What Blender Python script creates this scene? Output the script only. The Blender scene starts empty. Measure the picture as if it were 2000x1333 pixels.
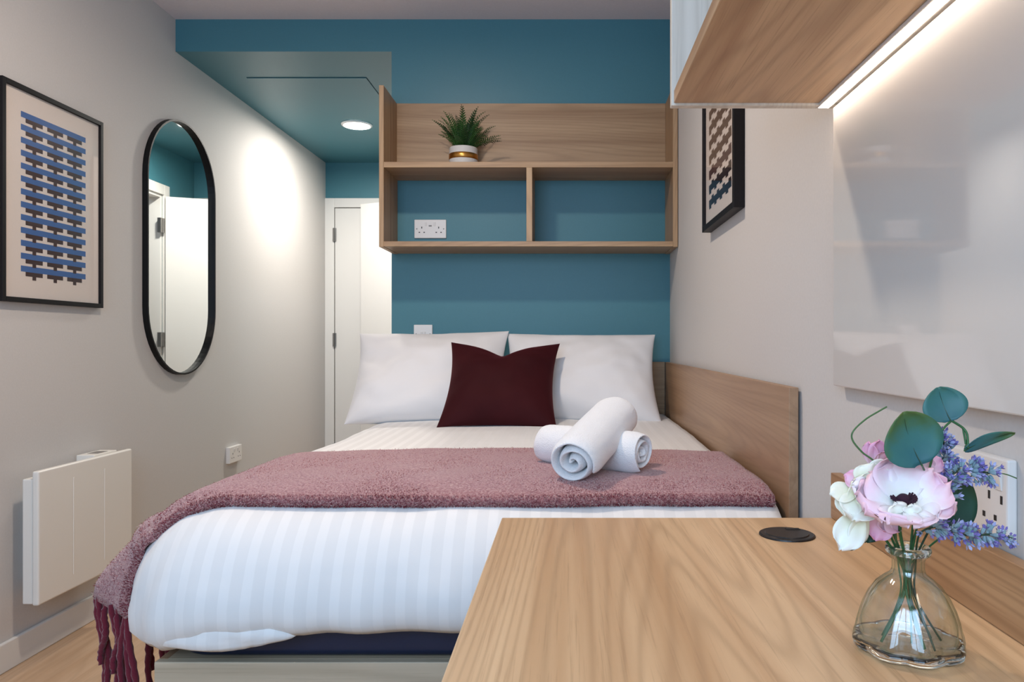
import bpy, bmesh, math, random
import numpy as np
from mathutils import Vector, Matrix, noise as mnoise

random.seed(7); np.random.seed(7)
S = bpy.context.scene
COL = S.collection
PI = math.pi

# ------------------------------------------------------------------ camera, world, lights, exposure
CAM_Z, FPX, VX, VY = 1.06, 1470.0, 1108.0, 668.0
cam_d = bpy.data.cameras.new('camera'); cam = bpy.data.objects.new('camera', cam_d); COL.objects.link(cam)
cam.location = (0, 0, CAM_Z); cam.rotation_euler = (PI/2, 0, 0)
cam_d.sensor_width = 36.0; cam_d.lens = 36.0*FPX/2000.0
cam_d.shift_x = -(VX-1000.0)/2000.0; cam_d.shift_y = (VY-666.5)/2000.0
cam_d.clip_start = 0.02
S.camera = cam
S.view_settings.view_transform = 'Standard'; S.view_settings.look = 'None'
S.view_settings.gamma = 1.0; S.view_settings.use_curve_mapping = False
S.view_settings.exposure = 0.0

W = bpy.data.worlds.new('world'); S.world = W; W.use_nodes = True
W.node_tree.nodes['Background'].inputs[0].default_value = (0.62, 0.80, 1.0, 1)
W.node_tree.nodes['Background'].inputs[1].default_value = 1.0

def area_light(name, loc, rot, sx, sy, power, color):
    d = bpy.data.lights.new(name, 'AREA'); d.shape = 'RECTANGLE'; d.size = sx; d.size_y = sy
    d.energy = power; d.color = color
    o = bpy.data.objects.new(name, d); COL.objects.link(o); o.location = loc; o.rotation_euler = rot
    return o
WIN = dict(x0=-1.45, x1=0.25, z0=1.0, z1=2.35, y=-0.95)     # the window behind the camera
area_light('window_daylight', ((WIN['x0']+WIN['x1'])/2, WIN['y']-0.16, (WIN['z0']+WIN['z1'])/2), (PI/2, 0, 0),
           WIN['x1']-WIN['x0'], WIN['z1']-WIN['z0'], 56.0, (0.47, 0.71, 1.0))
L_ROOM = 390.0        # radiance of the ceiling downlight in the room
L_HALL = 440.0        # radiance of the downlight in the lowered ceiling
L_BATH = 60.0
L_STRIP = 19.0

# ------------------------------------------------------------------ helpers
def lin(c):
    c = c/255.0
    return c/12.92 if c <= 0.04045 else ((c+0.055)/1.055)**2.4
def rgb(r, g, b): return (lin(r), lin(g), lin(b), 1.0)
def P(px, py, Y):
    return Vector(((px-VX)*Y/FPX, Y, CAM_Z-(py-VY)*Y/FPX))

class MB:
    def __init__(s): s.v = []; s.f = []; s.m = []
    def vert(s, p): s.v.append(tuple(p)); return len(s.v)-1
    def face(s, idx, m=0): s.f.append(tuple(idx)); s.m.append(m)
    def box(s, x0, x1, y0, y1, z0, z1, m=0):
        b = len(s.v)
        s.v += [(x0,y0,z0),(x1,y0,z0),(x1,y1,z0),(x0,y1,z0),(x0,y0,z1),(x1,y0,z1),(x1,y1,z1),(x0,y1,z1)]
        for q in ((0,3,2,1),(4,5,6,7),(0,1,5,4),(1,2,6,5),(2,3,7,6),(3,0,4,7)): s.face([b+i for i in q], m)
        return s
    def quad(s, a, b, c, d, m=0):
        i = len(s.v); s.v += [tuple(a), tuple(b), tuple(c), tuple(d)]; s.face((i,i+1,i+2,i+3), m); return s
    def grid(s, pts, nu, nv, m=0, closeu=False, flip=False):
        b = len(s.v); s.v += [tuple(p) for p in pts]
        for i in range(nu if closeu else nu-1):
            for j in range(nv-1):
                q = [b+i*nv+j, b+((i+1) % nu)*nv+j, b+((i+1) % nu)*nv+j+1, b+i*nv+j+1]
                s.face(q[::-1] if flip else q, m)
        return b
    def tube(s, pts, r, n=6, m=0, cap=True):
        pts = [Vector(p) for p in pts]; k = len(pts)
        rr = r if hasattr(r, '__len__') else [r]*k
        b = len(s.v); up = Vector((0.13, 0.27, 1)).normalized()
        for i, p in enumerate(pts):
            t = (pts[min(i+1, k-1)]-pts[max(i-1, 0)]).normalized()
            a = t.cross(up)
            if a.length < 1e-3: a = t.cross(Vector((1, 0, 0)))
            a.normalize(); c = t.cross(a)
            for j in range(n):
                w = 2*PI*j/n; s.v.append(tuple(p+(a*math.cos(w)+c*math.sin(w))*rr[i]))
        for i in range(k-1):
            for j in range(n):
                s.face((b+i*n+j, b+(i+1)*n+j, b+(i+1)*n+(j+1) % n, b+i*n+(j+1) % n), m)
        if cap:
            s.face([b+j for j in range(n)], m); s.face([b+(k-1)*n+j for j in range(n)][::-1], m)
        return s
    def lathe(s, prof, n=32, m=0, fn=None, cx=0, cy=0, cz=0):
        b = len(s.v); k = len(prof)
        for i in range(n):
            th = 2*PI*i/n
            for (r, z) in prof:
                rr = fn(r, z, th) if fn else r
                s.v.append((cx+rr*math.cos(th), cy+rr*math.sin(th), cz+z))
        for i in range(n):
            i2 = (i+1) % n
            for j in range(k-1):
                a, bb, c, d = b+i*k+j, b+i2*k+j, b+i2*k+j+1, b+i*k+j+1
                if prof[j][0] < 1e-6: s.face((a, c, d), m)
                elif prof[j+1][0] < 1e-6: s.face((a, bb, d), m)
                else: s.face((a, bb, c, d), m)
        return s

ORG = {}
def empty(name, loc, label, cat, group=None, rot=(0, 0, 0)):
    o = bpy.data.objects.new(name, None); COL.objects.link(o); o.location = loc; o.rotation_euler = rot
    o.empty_display_size = 0.05
    tag(o, label, cat, group); ORG[o.name] = Vector(loc)
    return o
def tag(o, label=None, cat=None, group=None, kind=None):
    if label: o['label'] = label
    if cat: o['category'] = cat
    if group: o['group'] = group
    if kind: o['kind'] = kind
    return o
def obj(name, mb, mats, parent=None, smooth=False, bevel=0, seg=2, world=True, weld=0, subsurf=0, origin=None, solid=0):
    """links the collected shape as ONE mesh object; verts in world coordinates unless world=False"""
    me = bpy.data.meshes.new(name)
    v = np.array(mb.v, dtype=float)
    o = bpy.data.objects.new(name, me)
    if parent is not None:
        o.parent = parent
        if world:
            org = ORG.get(parent.name, Vector((0, 0, 0)))
            v = v-np.array(org)
        ORG.setdefault(o.name, ORG.get(parent.name, Vector((0, 0, 0))))
    elif origin is not None:
        v = v-np.array(origin); o.location = origin; ORG[o.name] = Vector(origin)
    me.from_pydata([tuple(p) for p in v], [], mb.f)
    if not isinstance(mats, (list, tuple)): mats = [mats]
    for m in mats: me.materials.append(m)
    me.polygons.foreach_set('material_index', mb.m)
    if weld:
        bm = bmesh.new(); bm.from_mesh(me); bmesh.ops.remove_doubles(bm, verts=bm.verts, dist=weld)
        bmesh.ops.recalc_face_normals(bm, faces=bm.faces); bm.to_mesh(me); bm.free()
    if smooth: me.polygons.foreach_set('use_smooth', [True]*len(me.polygons))
    me.update()
    COL.objects.link(o)
    if solid:
        md = o.modifiers.new('solid', 'SOLIDIFY'); md.thickness = solid; md.offset = 0
    if subsurf:
        md = o.modifiers.new('sub', 'SUBSURF'); md.levels = subsurf; md.render_levels = subsurf
    if bevel:
        md = o.modifiers.new('bev', 'BEVEL'); md.width = bevel; md.segments = seg; md.limit_method = 'ANGLE'
        md.angle_limit = math.radians(40); md.harden_normals = False
    return o
def B(*a): return MB().box(*a)
def nz(p, s=1.0): return mnoise.noise(Vector(p)*s)

# ------------------------------------------------------------------ materials
def mat(name):
    m = bpy.data.materials.new(name); m.use_nodes = True
    nt = m.node_tree; b = nt.nodes['Principled BSDF']
    return m, nt, b
def N(nt, t, **kw):
    n = nt.nodes.new(t)
    for k, v in kw.items(): setattr(n, k, v)
    return n
def math_(nt, op, a, b=None):
    n = N(nt, 'ShaderNodeMath', operation=op)
    for i, x in enumerate((a, b)):
        if x is None: continue
        if isinstance(x, (int, float)): n.inputs[i].default_value = x
        else: nt.links.new(x, n.inputs[i])
    return n.outputs[0]
def mix(nt, fac, a, b, blend='MIX'):
    n = N(nt, 'ShaderNodeMix', data_type='RGBA', blend_type=blend)
    for sock, x in ((n.inputs[0], fac), (n.inputs[6], a), (n.inputs[7], b)):
        if isinstance(x, (int, float)): sock.default_value = x
        elif isinstance(x, tuple): sock.default_value = x
        else: nt.links.new(x, sock)
    return n.outputs[2]
def ramp(nt, fac, stops):
    n = N(nt, 'ShaderNodeValToRGB'); e = n.color_ramp.elements
    while len(e) < len(stops): e.new(0.5)
    for i, (p, c) in enumerate(stops): e[i].position = p; e[i].color = c
    nt.links.new(fac, n.inputs[0]); return n.outputs[0]
def noise_(nt, vec, scale, detail=2, rough=0.5, w=None):
    n = N(nt, 'ShaderNodeTexNoise', noise_dimensions='4D' if w is not None else '3D')
    n.inputs['Scale'].default_value = scale; n.inputs['Detail'].default_value = detail; n.inputs['Roughness'].default_value = rough
    if vec is not None: nt.links.new(vec, n.inputs['Vector'])
    if w is not None: nt.links.new(w, n.inputs['W'])
    return n.outputs['Fac']
def coords(nt, scale=(1, 1, 1), rot=(0, 0, 0), loc=(0, 0, 0)):
    t = N(nt, 'ShaderNodeTexCoord'); mp = N(nt, 'ShaderNodeMapping')
    mp.inputs['Scale'].default_value = scale; mp.inputs['Rotation'].default_value = rot; mp.inputs['Location'].default_value = loc
    nt.links.new(t.outputs['Object'], mp.inputs['Vector']); return mp.outputs[0]
def bump(nt, b, h, strength=0.2, dist=0.002):
    n = N(nt, 'ShaderNodeBump'); n.inputs['Strength'].default_value = strength; n.inputs['Distance'].default_value = dist
    nt.links.new(h, n.inputs['Height']); nt.links.new(n.outputs[0], b.inputs['Normal'])

def plain(name, col, rough=0.5, metal=0.0, spec=0.5, grain=None, gs=0.1, coat=0):
    m, nt, b = mat(name)
    b.inputs['Base Color'].default_value = col; b.inputs['Roughness'].default_value = rough
    b.inputs['Metallic'].default_value = metal; b.inputs['Specular IOR Level'].default_value = spec
    b.inputs['Coat Weight'].default_value = coat
    if grain:
        v = coords(nt); f = noise_(nt, v, grain, 3)
        bump(nt, b, f, gs, 0.001)
        c = mix(nt, f, tuple(x*0.94 for x in col[:3])+(1,), tuple(min(1, x*1.05) for x in col[:3])+(1,))
        nt.links.new(c, b.inputs['Base Color'])
    return m
def emit(name, col, s):
    m, nt, b = mat(name)
    b.inputs['Base Color'].default_value = (0.8, 0.8, 0.8, 1)
    b.inputs['Emission Color'].default_value = col; b.inputs['Emission Strength'].default_value = s
    return m
def wood(name, axis, light, dark, streak=0.5, rough=0.42, scale=1.0, seed=0.0):
    """oak-look board: contour 'cathedral' figure and fine pores, drawn out along the grain axis"""
    m, nt, b = mat(name)
    k = [1.0, 1.0, 1.0]; k['xyz'.index(axis)] = 0.075
    v = coords(nt, tuple(x*scale for x in k), loc=(seed, seed*1.7, seed*0.6))
    info = N(nt, 'ShaderNodeObjectInfo'); w = math_(nt, 'MULTIPLY', info.outputs['Random'], 23.0)
    big = noise_(nt, v, 3.2, 2, 0.5, w)
    fig = noise_(nt, v, 3.4, 2.0, 0.36, w)
    rings = math_(nt, 'SINE', math_(nt, 'MULTIPLY', fig, 330.0))
    rings = math_(nt, 'ADD', math_(nt, 'MULTIPLY', rings, 0.5), 0.5)
    k2 = [1.0, 1.0, 1.0]; k2['xyz'.index(axis)] = 0.022
    v2 = coords(nt, tuple(x*scale for x in k2), loc=(seed*2, seed, seed))
    pores = noise_(nt, v2, 330, 3, 0.6, w)
    band = noise_(nt, v2, 30, 3, 0.55, w)
    t = math_(nt, 'ADD', math_(nt, 'MULTIPLY', big, 0.5), math_(nt, 'MULTIPLY', band, 0.5))
    base = ramp(nt, t, [(0.38, dark), (0.50, tuple((a*0.4+c*0.6) for a, c in zip(dark, light))), (0.60, light)])
    dk = tuple(x*0.72 for x in dark[:3])+(1,)
    c = mix(nt, math_(nt, 'MULTIPLY', math_(nt, 'POWER', rings, 3.0), 0.42*streak), base, dk)
    pr = ramp(nt, pores, [(0.28, (1, 1, 1, 1)), (0.46, (0, 0, 0, 1))])
    c = mix(nt, math_(nt, 'MULTIPLY', pr, 0.6*streak), c, dk)
    nt.links.new(c, b.inputs['Base Color'])
    b.inputs['Roughness'].default_value = rough; b.inputs['Specular IOR Level'].default_value = 0.4
    bump(nt, b, pores, 0.08, 0.0006)
    return m

OAK_L, OAK_D = rgb(206, 172, 134), rgb(168, 128, 92)
oak_y = wood('oak_along_y', 'y', OAK_L, OAK_D, 0.8)
oak_x = wood('oak_along_x', 'x', rgb(186, 154, 118), rgb(152, 118, 86), 0.6)
oak_z = wood('oak_along_z', 'z', rgb(186, 154, 118), rgb(152, 118, 86), 0.6)
oak_pale = wood('pale_oak_along_z', 'z', rgb(222, 214, 202), rgb(198, 188, 174), 0.5)
oak_bed = wood('oak_bed_panel', 'y', rgb(176, 142, 112), rgb(148, 114, 86), 0.45)
oak_desk = wood('oak_desktop', 'y', rgb(218, 184, 144), rgb(190, 150, 110), 0.9, 0.36, 1.0, 3.0)
oak_plate = wood('oak_floor', 'y', rgb(206, 176, 146), rgb(184, 150, 118), 0.5, 0.4)
oak_grey = wood('oak_bed_base', 'x', rgb(206, 190, 166), rgb(176, 156, 130), 0.6, 0.5)
oak_edge = plain('oak_edging', rgb(196, 168, 132), 0.5, grain=120, gs=0.05)

white_paint = plain('white_wall_paint', rgb(206, 202, 199), 0.75, grain=160, gs=0.04)
ceil_paint = plain('white_ceiling_paint', rgb(222, 214, 218), 0.85, grain=140, gs=0.04)
teal_paint = plain('teal_wall_paint', rgb(68, 123, 136), 0.45, grain=160, gs=0.05)
white_gloss = plain('white_eggshell_woodwork', rgb(226, 224, 220), 0.4)
white_plastic = plain('white_plastic', rgb(232, 228, 224), 0.28)
grey_plastic = plain('grey_plastic', rgb(120, 116, 112), 0.4)
dark_hole = plain('dark_slot', rgb(30, 26, 26), 0.6)
heater_white = plain('white_enamel', rgb(236, 232, 224), 0.38)
black_frame = plain('black_stained_wood', rgb(18, 13, 15), 0.5, spec=0.25, grain=90, gs=0.06)
black_metal = plain('black_metal', rgb(10, 10, 12), 0.5, spec=0.25)
black_plastic = plain('black_plastic', rgb(20, 18, 20), 0.38)
steel = plain('brushed_steel', rgb(150, 148, 146), 0.35, 1.0)
gold = plain('brushed_gold', rgb(196, 142, 72), 0.3, 1.0)
chrome_white = plain('white_trim_ring', rgb(240, 240, 240), 0.3)
mirror_m = plain('mirror_silver', (0.86, 0.89, 0.88, 1), 0.015, 1.0)
board_m = plain('glossy_white_board', rgb(214, 209, 204), 0.05, spec=0.6)
paper_m = plain('off_white_paper', rgb(226, 214, 206), 0.85, grain=300, gs=0.03)
ink_blue = plain('blue_ink', rgb(64, 100, 162), 0.8)
ink_brown = plain('brown_ink', rgb(64, 32, 26), 0.8)
ink_brown2 = plain('umber_ink', rgb(72, 46, 34), 0.8)
ink_navy = plain('navy_ink', rgb(28, 20, 34), 0.9, spec=0.1)
ink_plum = plain('plum_ink', rgb(62, 26, 32), 0.8)

def pane_material():
    m, nt, b = mat('picture_glass')
    out = nt.nodes['Material Output']; nt.nodes.remove(b)
    tr = N(nt, 'ShaderNodeBsdfTransparent'); gl = N(nt, 'ShaderNodeBsdfGlossy'); gl.inputs['Roughness'].default_value = 0.02
    lw = N(nt, 'ShaderNodeLayerWeight'); lw.inputs[0].default_value = 0.5
    fr = math_(nt, 'ADD', math_(nt, 'MULTIPLY', math_(nt, 'POWER', lw.outputs['Facing'], 5.0), 0.55), 0.03)
    mx = N(nt, 'ShaderNodeMixShader')
    nt.links.new(fr, mx.inputs[0]); nt.links.new(tr.outputs[0], mx.inputs[1]); nt.links.new(gl.outputs[0], mx.inputs[2])
    nt.links.new(mx.outputs[0], out.inputs[0]); return m
pane_m = pane_material()
def glass_material():
    m, nt, b = mat('green_tinted_glass')
    b.inputs['Base Color'].default_value = (0.93, 0.985, 0.965, 1); b.inputs['Roughness'].default_value = 0.0
    b.inputs['Transmission Weight'].default_value = 1.0; b.inputs['IOR'].default_value = 1.46
    return m
glass_m = glass_material()
def thin_glass_material():
    m, nt, b = mat('thin_blown_glass')
    out = nt.nodes['Material Output']; nt.nodes.remove(b)
    tr = N(nt, 'ShaderNodeBsdfTransparent'); gl = N(nt, 'ShaderNodeBsdfGlossy'); gl.inputs['Roughness'].default_value = 0.0
    lw = N(nt, 'ShaderNodeLayerWeight'); lw.inputs[0].default_value = 0.5; f = lw.outputs['Facing']
    nt.links.new(mix(nt, math_(nt, 'POWER', f, 3.5), (0.982, 0.995, 0.99, 1), (0.50, 0.74, 0.66, 1)), tr.inputs[0])
    fr = math_(nt, 'ADD', math_(nt, 'MULTIPLY', math_(nt, 'POWER', f, 4.0), 0.80), 0.075)
    mx = N(nt, 'ShaderNodeMixShader')
    nt.links.new(fr, mx.inputs[0]); nt.links.new(tr.outputs[0], mx.inputs[1]); nt.links.new(gl.outputs[0], mx.inputs[2])
    nt.links.new(mx.outputs[0], out.inputs[0]); return m
thin_glass = thin_glass_material()

def duvet_material():
    m, nt, b = mat('white_satin_stripe_cotton')
    t = N(nt, 'ShaderNodeTexCoord'); sp = N(nt, 'ShaderNodeSeparateXYZ'); nt.links.new(t.outputs['Object'], sp.inputs[0])
    s = math_(nt, 'SINE', math_(nt, 'MULTIPLY', sp.outputs[0], 2*PI/0.042))
    s = math_(nt, 'MULTIPLY', math_(nt, 'ADD', s, 0.25), 6.0); s = N(nt, 'ShaderNodeClamp').outputs[0] if False else math_(nt, 'MINIMUM', math_(nt, 'MAXIMUM', s, 0.0), 1.0)
    c = mix(nt, s, rgb(236, 234, 232), rgb(230, 228, 226)); nt.links.new(c, b.inputs['Base Color'])
    r = math_(nt, 'ADD', math_(nt, 'MULTIPLY', s, 0.18), 0.6); nt.links.new(r, b.inputs['Roughness'])
    b.inputs['Sheen Weight'].default_value = 0.2
    v = coords(nt); bump(nt, b, noise_(nt, v, 900, 2), 0.06, 0.0005)
    return m
duvet_m = duvet_material()
def cloth(name, col, grain=700, strength=0.15, rough=0.8, sheen=0.2, dist=0.0006):
    m, nt, b = mat(name)
    b.inputs['Base Color'].default_value = col; b.inputs['Roughness'].default_value = rough; b.inputs['Sheen Weight'].default_value = sheen
    v = coords(nt); bump(nt, b, noise_(nt, v, grain, 2), strength, dist); return m
pillow_m = cloth('white_pillowcase_cotton', rgb(234, 232, 232), 800, 0.06)
towel_m = cloth('white_terry_towelling', rgb(240, 238, 238), 420, 0.7, 0.95, 0.5, 0.003)
def velvet():
    m, nt, b = mat('burgundy_velvet')
    v = coords(nt); f = noise_(nt, v, 5, 2)
    nt.links.new(mix(nt, f, rgb(42, 6, 12), rgb(60, 12, 18)), b.inputs['Base Color'])
    b.inputs['Roughness'].default_value = 0.75; b.inputs['Sheen Weight'].default_value = 0.3
    b.inputs['Sheen Roughness'].default_value = 0.35; b.inputs['Sheen Tint'].default_value = rgb(190, 70, 80)
    b.inputs['Specular IOR Level'].default_value = 0.15
    bump(nt, b, noise_(nt, v, 700, 2), 0.15, 0.0005); return m
velvet_m = velvet()
def throw_material():
    m, nt, b = mat('mottled_rose_wool')
    v = coords(nt); f = noise_(nt, v, 210, 3, 0.7); g = noise_(nt, v, 14, 2)
    c = ramp(nt, f, [(0.30, rgb(112, 48, 56)), (0.44, rgb(158, 102, 104)), (0.58, rgb(186, 142, 138)), (0.74, rgb(210, 180, 172))])
    c = mix(nt, math_(nt, 'MULTIPLY', g, 0.35), c, rgb(150, 84, 90))
    nt.links.new(c, b.inputs['Base Color']); b.inputs['Roughness'].default_value = 0.95; b.inputs['Sheen Weight'].default_value = 0.4
    bump(nt, b, f, 0.8, 0.004); return m
throw_m = throw_material()
yarn_dark = cloth('burgundy_yarn', rgb(106, 14, 38), 300, 0.6, 0.9, 0.3, 0.002)
fuzz_a = plain('rose_fibre', rgb(186, 130, 128), 0.95)
fuzz_b = plain('burgundy_fibre', rgb(124, 34, 50), 0.95)
fuzz_c = plain('pale_fibre', rgb(214, 184, 178), 0.95)
mattress_m = cloth('navy_wipe_clean_ticking', rgb(18, 32, 62), 500, 0.05, 0.4, 0)
pot_m = plain('ribbed_white_ceramic', rgb(206, 202, 198), 0.6, grain=150, gs=0.5)
soil_m = plain('dark_soil', rgb(34, 26, 20), 0.95, grain=200, gs=0.6)
fern_m = plain('fern_green', rgb(46, 86, 36), 0.5, spec=0.3)
fern_m2 = plain('fern_green_deep', rgb(26, 58, 26), 0.5, spec=0.3)
stem_m = plain('green_stem', rgb(40, 92, 48), 0.5)
stem_dark = plain('dark_green_stem', rgb(34, 62, 40), 0.5)
grass_m = plain('grass_blade', rgb(70, 104, 60), 0.5)
def radial(name, stops, size, rough=0.55, extra=None, sss=0.0):
    """colour by distance from the part's own base point"""
    m, nt, b = mat(name)
    t = N(nt, 'ShaderNodeTexCoord'); ln = N(nt, 'ShaderNodeVectorMath', operation='LENGTH')
    nt.links.new(t.outputs['Object'], ln.inputs[0])
    v = coords(nt); n = noise_(nt, v, 90, 2)
    f = math_(nt, 'ADD', math_(nt, 'DIVIDE', ln.outputs['Value'], size), math_(nt, 'MULTIPLY', math_(nt, 'SUBTRACT', n, 0.5), 0.35))
    nt.links.new(ramp(nt, f, stops), b.inputs['Base Color']); b.inputs['Roughness'].default_value = rough
    b.inputs['Subsurface Weight'].default_value = sss; b.inputs['Subsurface Radius'].default_value = (0.004, 0.003, 0.003)
    b.inputs['Subsurface Scale'].default_value = 0.5
    return m
petal_pink = radial('pink_petal', [(0.12, rgb(240, 240, 226)), (0.4, rgb(242, 234, 236)), (0.68, rgb(240, 208, 218)), (1.0, rgb(238, 180, 196))], 0.05)
petal_rose = radial('rose_petal', [(0.1, rgb(236, 214, 220)), (0.5, rgb(232, 176, 200)), (1.0, rgb(216, 130, 176))], 0.035)
petal_cream = radial('cream_petal', [(0.1, rgb(232, 226, 186)), (0.5, rgb(240, 236, 218)), (1.0, rgb(246, 246, 244))], 0.045)
leaf_m = radial('eucalyptus_leaf', [(0.1, rgb(34, 92, 98)), (0.55, rgb(50, 106, 102)), (0.85, rgb(62, 98, 58)), (1.0, rgb(84, 104, 44))], 0.052, 0.5)
leaf_dark = radial('dark_leaf', [(0.1, rgb(16, 60, 50)), (0.7, rgb(26, 74, 56)), (1.0, rgb(44, 74, 36))], 0.05, 0.5)
centre_m = plain('dark_plum_stamens', rgb(48, 10, 34), 0.9)
calyx_m = plain('grey_green_calyx', rgb(132, 158, 168), 0.7)
lav_m = plain('lavender_petal', rgb(120, 110, 180), 0.65)
lav_pale = plain('pale_lavender_petal', rgb(166, 172, 214), 0.65)

lens_room = emit('lamp_lens_room', (1.0, 0.84, 0.68, 1), L_ROOM)
lens_hall = emit('lamp_lens_hall', (1.0, 0.94, 0.86, 1), L_HALL)
lens_bath = emit('lamp_lens_bath', (0.62, 0.80, 1.0, 1), L_BATH)
strip_m = emit('warm_led_diffuser', (1.0, 0.84, 0.69, 1), L_STRIP)

# ------------------------------------------------------------------ the room
XL, XR, YB, YE, ZC, ZS = -1.813, 0.475, 3.483, 5.645, 2.553, 2.404
XP = -0.813                                    # corridor edge of the headboard wall
def struct(name, mb, mats, **k):
    o = obj(name, mb, mats, **k); o['kind'] = 'structure'; return o
YF = WIN['y']
struct('floor', B(XL-0.1, XR+0.1, YF-0.1, YE+0.1, -0.1, 0), oak_plate)
struct('wall_left', B(XL-0.1, XL, YF-0.1, YE+0.1, 0, ZC), white_paint)
struct('wall_right', B(XR, XR+0.1, YF-0.1, YE+0.1, 0, ZC), white_paint)
wb = MB(); wb.box(XP, XR, YB, YB+0.1, 0, ZC); wb.box(XL, XP, YB, YB+0.1, ZS, ZC)
struct('wall_back', wb, teal_paint)
wf = MB()
wf.box(XL, WIN['x0'], YF-0.1, YF, 0, ZC); wf.box(WIN['x1'], XR, YF-0.1, YF, 0, ZC)
wf.box(WIN['x0'], WIN['x1'], YF-0.1, YF, 0, WIN['z0']); wf.box(WIN['x0'], WIN['x1'], YF-0.1, YF, WIN['z1'], ZC)
struct('wall_front', wf, white_paint)
struct('ceiling', B(XL-0.1, XR+0.1, YF-0.1, YB, ZC, ZC+0.1), ceil_paint)
struct('ceiling.001', B(XL, XP, YB+0.1, YE, ZS, ZS+0.1), teal_paint)
we = MB(); we.box(XL, XR, YE, YE+0.1, 0, ZC)
struct('wall_end', we, teal_paint)
DY0, DY1, DZ = 4.46, 5.20, 2.075              # bathroom doorway in the corridor wall
wc = MB(); wc.box(XP, XP+0.1, YB+0.1, DY0, 0, ZS+0.1); wc.box(XP, XP+0.1, DY1, YE, 0, ZS+0.1); wc.box(XP, XP+0.1, DY0, DY1, DZ, ZS+0.1)
struct('wall_corridor', wc, teal_paint)
wi = MB()
wi.box(XP+0.1, XR, YB+0.1, YB+0.12, 0, ZS); wi.box(XP+0.1, XR, YE-0.02, YE, 0, ZS); wi.box(XR-0.02, XR, YB+0.12, YE-0.02, 0, ZS)
struct('wall_bathroom', wi, white_gloss)
struct('ceiling.002', B(XP+0.1, XR, YB+0.1, YE, ZS, ZS+0.1), ceil_paint)
bb = MB(); bb.box(XL, XL+0.015, YF, YE-0.03, 0, 0.095)
struct('baseboard_left', bb, white_gloss, bevel=0.004)
struct('baseboard_corridor', B(XP-0.015, XP, YB+0.1, DY0-0.07, 0, 0.095), white_gloss, bevel=0.004)
# window behind the camera
win = MB(); t = 0.05
x0, x1, z0, z1 = WIN['x0'], WIN['x1'], WIN['z0'], WIN['z1']
win.box(x0, x0+t, YF-0.09, YF-0.03, z0, z1); win.box(x1-t, x1, YF-0.09, YF-0.03, z0, z1)
win.box(x0+t, x1-t, YF-0.09, YF-0.03, z0, z0+t); win.box(x0+t, x1-t, YF-0.09, YF-0.03, z1-t, z1)
win.box((x0+x1)/2-0.03, (x0+x1)/2+0.03, YF-0.09, YF-0.03, z0+t, z1-t)
wo = struct('window_1', win, white_gloss, bevel=0.004)
o = obj('window_sill', B(x0-0.04, x1+0.04, YF-0.02, YF+0.1, z0-0.03, z0), white_gloss, wo, bevel=0.004)
# end door, closed
d1 = MB()
d1.box(XL, XL+0.07, YE-0.02, YE, 0, 2.135); d1.box(-0.89, -0.82, YE-0.02, YE, 0, 2.135); d1.box(XL+0.07, -0.89, YE-0.02, YE, 2.065, 2.135)
do = struct('door_1', d1, white_gloss, bevel=0.003)
obj('door_leaf', B(XL+0.075, -0.894, YE-0.014, YE-0.002, 0.006, 2.060), white_gloss, do, bevel=0.002)
obj('door_gap', B(XL+0.07, -0.89, YE-0.004, YE-0.001, 0.0, 2.065), dark_hole, do)
for z in (1.86, 1.075, 0.25):
    h = MB(); h.tube([(XL+0.072, YE-0.026, z-0.05), (XL+0.072, YE-0.026, z+0.05)], 0.007, 8); h.box(XL+0.06, XL+0.086, YE-0.024, YE-0.018, z-0.05, z+0.05)
    obj('hinge', h, steel, do)
# bathroom door, standing open into the corridor
d2 = MB(); a = 0.07
for yy in ((DY0-a, DY0), (DY1, DY1+a)): d2.box(XP-0.016, XP, yy[0], yy[1], 0, DZ+a)
d2.box(XP-0.016, XP, DY0, DY1, DZ, DZ+a)
d2.box(XP, XP+0.1, DY0, DY0+0.02, 0, DZ); d2.box(XP, XP+0.1, DY1-0.02, DY1, 0, DZ); d2.box(XP, XP+0.1, DY0+0.02, DY1-0.02, DZ-0.02, DZ)
do = struct('door_2', d2, white_gloss, bevel=0.003)
hx, hy, fx, fy = XP-0.022, DY1+0.004, -1.495, 5.490
dv = Vector((fx-hx, fy-hy, 0)).normalized(); nv = Vector((-dv.y, dv.x, 0))*0.02
lf = MB()
c4 = [Vector((hx, hy, 0))-nv, Vector((fx, fy, 0))-nv, Vector((fx, fy, 0))+nv, Vector((hx, hy, 0))+nv]
lf.v = [tuple(c+Vector((0, 0, z))) for z in (0.008, 2.062) for c in c4]
for q in ((0,3,2,1),(4,5,6,7),(0,1,5,4),(1,2,6,5),(2,3,7,6),(3,0,4,7)): lf.face(q)
obj('door_leaf', lf, white_gloss, do, bevel=0.002, weld=1e-5)
for z in (1.86, 1.075, 0.25):
    h = MB(); h.tube([(hx+0.004, hy-0.02, z-0.05), (hx+0.004, hy-0.02, z+0.05)], 0.007, 8); h.box(XP-0.02, XP+0.004, DY1-0.055, DY1-0.02, z-0.05, z+0.05)
    obj('hinge', h, steel, do)
hp = Vector((fx, fy, 1.0))-dv*0.07
for s in (-1, 1):
    h = MB(); q = hp+nv*s; n2 = nv.normalized()*s
    h.tube([q, q+n2*0.008], 0.026, 16); h.tube([q, q+n2*0.05, q+n2*0.052-dv*0.02, q+n2*0.052-dv*0.12], 0.009, 8)
    obj('door_handle', h, steel, do, smooth=False)

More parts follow.
